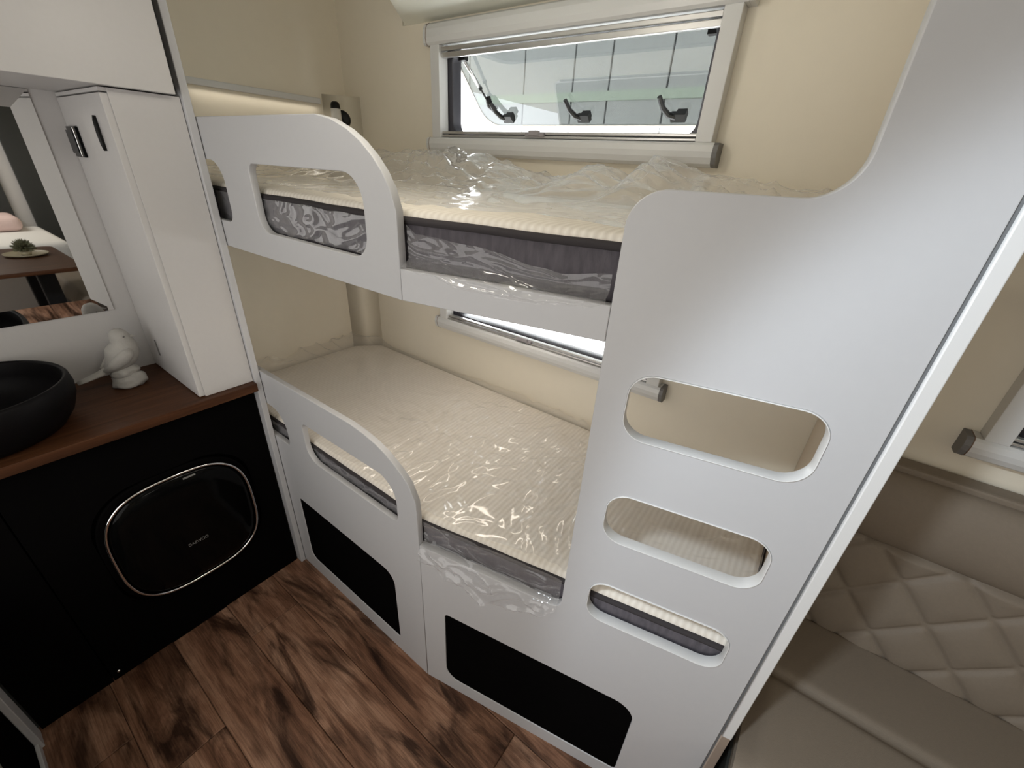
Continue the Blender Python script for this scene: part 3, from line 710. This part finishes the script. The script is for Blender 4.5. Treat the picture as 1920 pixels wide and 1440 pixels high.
loft('body', [((bx, by - 0.044, 0.962), .012, .009), ((bx, by - 0.032, 0.968), .020, .017), ((bx, by - 0.018, 0.980), .029, .027), ((bx, by - 0.006, 0.994), .0335, .0345),
              ((bx, by + 0.003, 1.008), .033, .034), ((bx, by + 0.006, 1.022), .028, .029), ((bx, by + 0.006, 1.033), .0225, .0235), ((bx, by + 0.004, 1.043), .0205, .022),
              ((bx, by + 0.002, 1.052), .018, .019), ((bx, by + 0.0, 1.060), .012, .013), ((bx, by - 0.001, 1.064), .004, .004)], M['bird'], bg)
loft('tail', [((bx, by - 0.030, 0.969), .015, .010), ((bx, by - 0.060, 0.957), .013, .007), ((bx, by - 0.090, 0.950), .014, .004), ((bx, by - 0.106, 0.947), .012, .0025)], M['bird'], bg)
for sx_ in (-1, 1):
    loft('wing', [((bx + sx_ * 0.027, by + 0.012, 1.014), .004, .006), ((bx + sx_ * 0.030, by + 0.004, 1.006), .009, .014), ((bx + sx_ * 0.029, by - 0.010, 0.993), .010, .017),
                  ((bx + sx_ * 0.022, by - 0.028, 0.978), .008, .013), ((bx + sx_ * 0.013, by - 0.050, 0.964), .004, .006)], M['bird'], bg)
    loft('eye', [((bx + sx_ * 0.0185, by + 0.009, 1.0455), .002, .002), ((bx + sx_ * 0.0205, by + 0.010, 1.0465), .002, .002)], M['greycap'], bg, 8)
bm = bmesh.new(); bmesh.ops.create_cone(bm, segments=10, radius1=0.006, radius2=0.0005, depth=0.014, matrix=Matrix.Translation((bx + 0.006, by + 0.030, 1.040)) @ Matrix.Rotation(-pi / 2 - 0.15, 4, 'X')); bm_obj('beak', bm, M['bird'], bg, True)
def rock(name, cx, cy, cz, rx, ry, rz, seed):
    bm = bmesh.new(); bmesh.ops.create_icosphere(bm, subdivisions=3, radius=1)
    for v in bm.verts:
        d = 1 + 0.28 * noise.noise(v.co * 1.6 + Vector((seed, 0, 0))) + 0.12 * noise.noise(v.co * 4 + Vector((0, seed, 0)))
        v.co = Vector((cx + v.co.x * rx * d, cy + v.co.y * ry * d, max(0.9, cz + v.co.z * rz * d)))
    return bm_obj(name, bm, M['bird'], bg, True)
for q_ in bg.children:                             # the bird itself, a little larger than its rock
    q_.data.transform(Matrix.Translation((bx, by, 0.956)) @ Matrix.Scale(1.22, 4) @ Matrix.Translation((-bx, -by, -0.956)))
by -= 0.020
rock('rock_base', bx + 0.006, by + 0.010, 0.918, 0.040, 0.046, 0.026, 3.0)
rock('rock_base', bx + 0.002, by + 0.008, 0.946, 0.028, 0.036, 0.024, 8.0)

# low cabinet at the near left
lc = thing('low_cabinet', 'black cabinet with white edge trim at the bottom left corner', 'cabinet', (0.3, -1.1, 0))
box('body', 0.004, 0.62, -1.45, -0.852, 0.0, 0.62, M['black'], lc)
box('corner_post', 0.001, 0.062, -0.851, -0.836, 0.0, 0.62, M['white'], lc, 0.002)
box('plinth', 0.063, 0.62, -0.851, -0.842, 0.0, 0.030, M['white'], lc, 0.002)
lathe('round_vent', [(0, 0.006), (0.15, 0.006), (0.165, 0.003), (0.168, 0)], M['greengrey'], lc, 48, frame((1, 0, 0), (0, 0, 1), (0, 1, 0), (0.44, -0.8515, 0.42)))

# ------------------------------------------------------------------ dinette bench
sf = thing('bench_sofa', 'taupe leatherette dinette bench with a diamond quilted backrest', 'sofa', (2.6, 0.5, 0))
SX0, SX1 = 1.665, 3.75
box('base', SX0, SX1, 0.11, 0.755, 0.0, 0.36, M['charcoal'], sf)
def seat(u, v):
    x = SX0 + 0.004 + (SX1 - SX0 - 0.008) * u
    # profile across depth: front roll, groove, rear
    y = 0.07 + 0.60 * v
    z = 0.462 - 0.004 * cos(v * 6)
    z -= 0.075 * (1 - sm(0.0, 0.17, v)) ** 2
    z -= 0.016 * math.exp(-((y - 0.405) / 0.013) ** 2)
    z -= 0.030 * sm(0.95, 1.0, v)
    z -= 0.030 * (1 - sm(0.0, 0.022, u))
    return (x, y, z)
o = grid('seat_cushion', 160, 90, seat, M['sofa'], sf)
box('seat_core', SX0 + 0.006, SX1 - 0.006, 0.075, 0.66, 0.361, 0.385, M['sofa'], sf)
def quilt(u, v):
    x = SX0 + 0.004 + (SX1 - SX0 - 0.008) * u; z = 0.43 + 0.37 * v
    y = 0.642 + 0.030 * v
    a = (x - 1.815) / 0.17; b = (z - 0.61) / 0.19
    d1 = abs((a + b) - round(a + b)); d2 = abs((a - b) - round(a - b))
    g = math.exp(-(d1 / 0.055) ** 2) + math.exp(-(d2 / 0.055) ** 2)
    puff = 0.007 * (1 - math.exp(-(d1 / 0.2) ** 2)) * (1 - math.exp(-(d2 / 0.2) ** 2))
    y += 0.007 * min(1, g) - puff
    y += 0.03 * (1 - sm(0, 0.06, v)) * 0 + 0.025 * sm(0.93, 1.0, v)
    return (x, y, z)
grid('quilted_backrest', 420, 90, quilt, M['sofa'], sf)
def bolster(u, v):
    x = SX0 + 0.004 + (SX1 - SX0 - 0.008) * u
    a = -pi * 0.55 + v * pi * 1.05
    # fat roll from the quilt up to the ledge
    y = 0.702 - 0.052 * cos(a); z = 0.885 + 0.105 * sin(a)
    return (x, y, z)
grid('bolster', 8, 28, bolster, M['sofa'], sf)
box('back_ledge', SX0 + 0.004, SX1, 0.703, 0.757, 0.40, 1.006, M['sofa'], sf, 0.006)
tube_obj('ledge_seam', [(SX0 + 0.01, 0.6985, 0.9815), (SX1 - 0.01, 0.6985, 0.9815)], 0.003, M['piping'], sf)

# ------------------------------------------------------------------ what the mirror shows
tb = thing('dining_table', 'walnut dinette table with black post legs, seen in the mirror', 'table', (2.95, -0.2, 0))
board('table_top', rrect(2.40, 3.50, -0.62, 0.17, .07), [], 0.03, at(0.74), M['counter'], tb, 0.003)
for lx, ly in ((2.62, -0.04), (3.30, -0.04)):
    box('leg', lx - .04, lx + .04, ly - .05, ly + .05, 0.012, 0.71, M['blackp'], tb, 0.004); box('foot', lx - .09, lx + .09, ly - .24, ly + .10, 0.0, 0.012, M['alu'], tb, 0.003)
pt = lathe('plate', [(0, 0.004), (0.08, 0.004), (0.13, 0.020), (0.134, 0.022), (0.13, 0.014), (0.085, 0.0), (0, 0.0)], M['plate'], None, 40)
pt.location = (3.08, -0.045, 0.7405); tag(pt, 'round stoneware plate under the succulent on the dinette table', 'plate')
sc = thing('succulent', 'small bushy grey green succulent standing on the plate', 'plant', (3.08, -0.045, 0.745))
bm = bmesh.new(); bmesh.ops.create_icosphere(bm, subdivisions=2, radius=0.03, matrix=Matrix.Translation((3.08, -0.045, 0.79))); bm_obj('core', bm, M['plant'], sc, True)
bm = bmesh.new(); bmesh.ops.create_cone(bm, segments=20, radius1=0.03, radius2=0.04, depth=0.03, cap_ends=True, matrix=Matrix.Translation((3.08, -0.045, 0.761))); bm_obj('pot', bm, M['plate'], sc, True)
bm = bmesh.new()
for i in range(150):
    d = Vector((random.gauss(0, 1), random.gauss(0, 1), random.gauss(0.35, 1))).normalized()
    if d.z < -0.3: continue
    c0 = Vector((3.08, -0.045, 0.80)); tube(bm, [c0 + d * 0.02, c0 + d * 0.055, c0 + d * 0.075], [0.004, 0.008, 0.001], 4)
lv = bm_obj('foliage', bm, M['plant'], sc); lv['kind'] = 'stuff'
bd = thing('double_bed', 'white made bed at the far end, seen in the mirror', 'bed', (4.6, -0.5, 0))
box('base', 3.95, 5.25, -1.25, 0.33, 0.0, 0.42, M['cabinet'], bd)
box('duvet', 3.93, 5.26, -1.30, 0.38, 0.42, 0.70, M['linen'], bd, 0.06, 5)
pw = box('pillow', 4.80, 5.24, -0.42, 0.20, 0.702, 0.86, M['pink'], None, 0.07, 5); tag(pw, 'pale pink pillow on the white bed in the mirror', 'pillow')
wd = thing('wardrobe', 'tall wardrobe with a charcoal door beside the bed in the mirror', 'wardrobe', (5.55, 0.3, 0))
box('body', 5.34, 5.88, -0.9, 0.755, 0.0, 2.0, M['cabinet'], wd, 0.003)
box('dark_door', 5.30, 5.338, 0.36, 0.55, 0.05, 1.92, M['charcoal'], wd, 0.003)
box('dark_door', 5.30, 5.338, -0.45, 0.22, 0.05, 1.92, M['charcoal'], wd, 0.003)
cl_ = thing('fill_lamp', 'added round white lamp for fill light, out of view above the aisle', 'lamp', (0.78, -0.05, 2.034))  # unseen body for the added ceiling fill light
lathe('lamp_body', [(0, -0.028), (0.060, -0.026), (0.075, -0.018), (0.080, 0.0)], M['lampglass'], cl_, 32, Matrix.Translation((0.78, -0.05, ZC - 0.0005)))
box('fill_strip', 0.13, 1.07, 0.335, 0.405, 1.340, 1.3645, M['lampglass'], None, 0.004)  # unseen body for the fill light added below the top bunk
tag(bpy.data.objects['fill_strip'], 'added slim strip for fill light, unseen under the board of the top bunk', 'lamp')
hd = thing('assumed_hatch', 'assumed white roof hatch frame, out of view over the aisle', 'hatch', (1.15, -0.85, ZC))  # unseen hatch, assumed as the source of the added spot light
board('hatch_frame', rrect(0.84, 1.46, -1.16, -0.54, .06), [rrect(0.89, 1.41, -1.11, -0.59, .05)], 0.012, at(ZC - 0.001), M['aluwhite'], hd, 0.002)
board('hatch_dome', rrect(0.85, 1.45, -1.15, -0.55, .06), [], 0.006, at(ZC + 0.07), M['lampglass'], hd, 0.001)

# ------------------------------------------------------------------ outside the windows
structure(box('floor_outside', -8, 10, 0.86, 3.0, -0.66, -0.60, M['concrete']), 'pale concrete yard outside the windows')
ow = thing('neighbour_wall', 'pale clad wall with dark panel joints seen outside the top window', 'wall', (0.5, 2.9, -0.6))
box('backing', -8, 10, 2.535, 2.60, -0.6, 3.6, M['charcoal'], ow)
seams = [-4.4, -3.6, -2.8, -2.0, -1.236, -0.705, -0.293, -0.021, 0.37, 0.80, 1.25, 1.7, 2.2, 2.7, 3.3, 4.0, 5.0, 6.0]
for a, b in zip(seams, seams[1:]):
    box('panel', a + 0.006, b - 0.006, 2.505, 2.535, -0.6, 3.6, M['panelout'], ow, 0.002)
box('green_band', -4.4, 6.0, 2.499, 2.5045, 2.03, 2.085, M['green'], ow, 0.001)
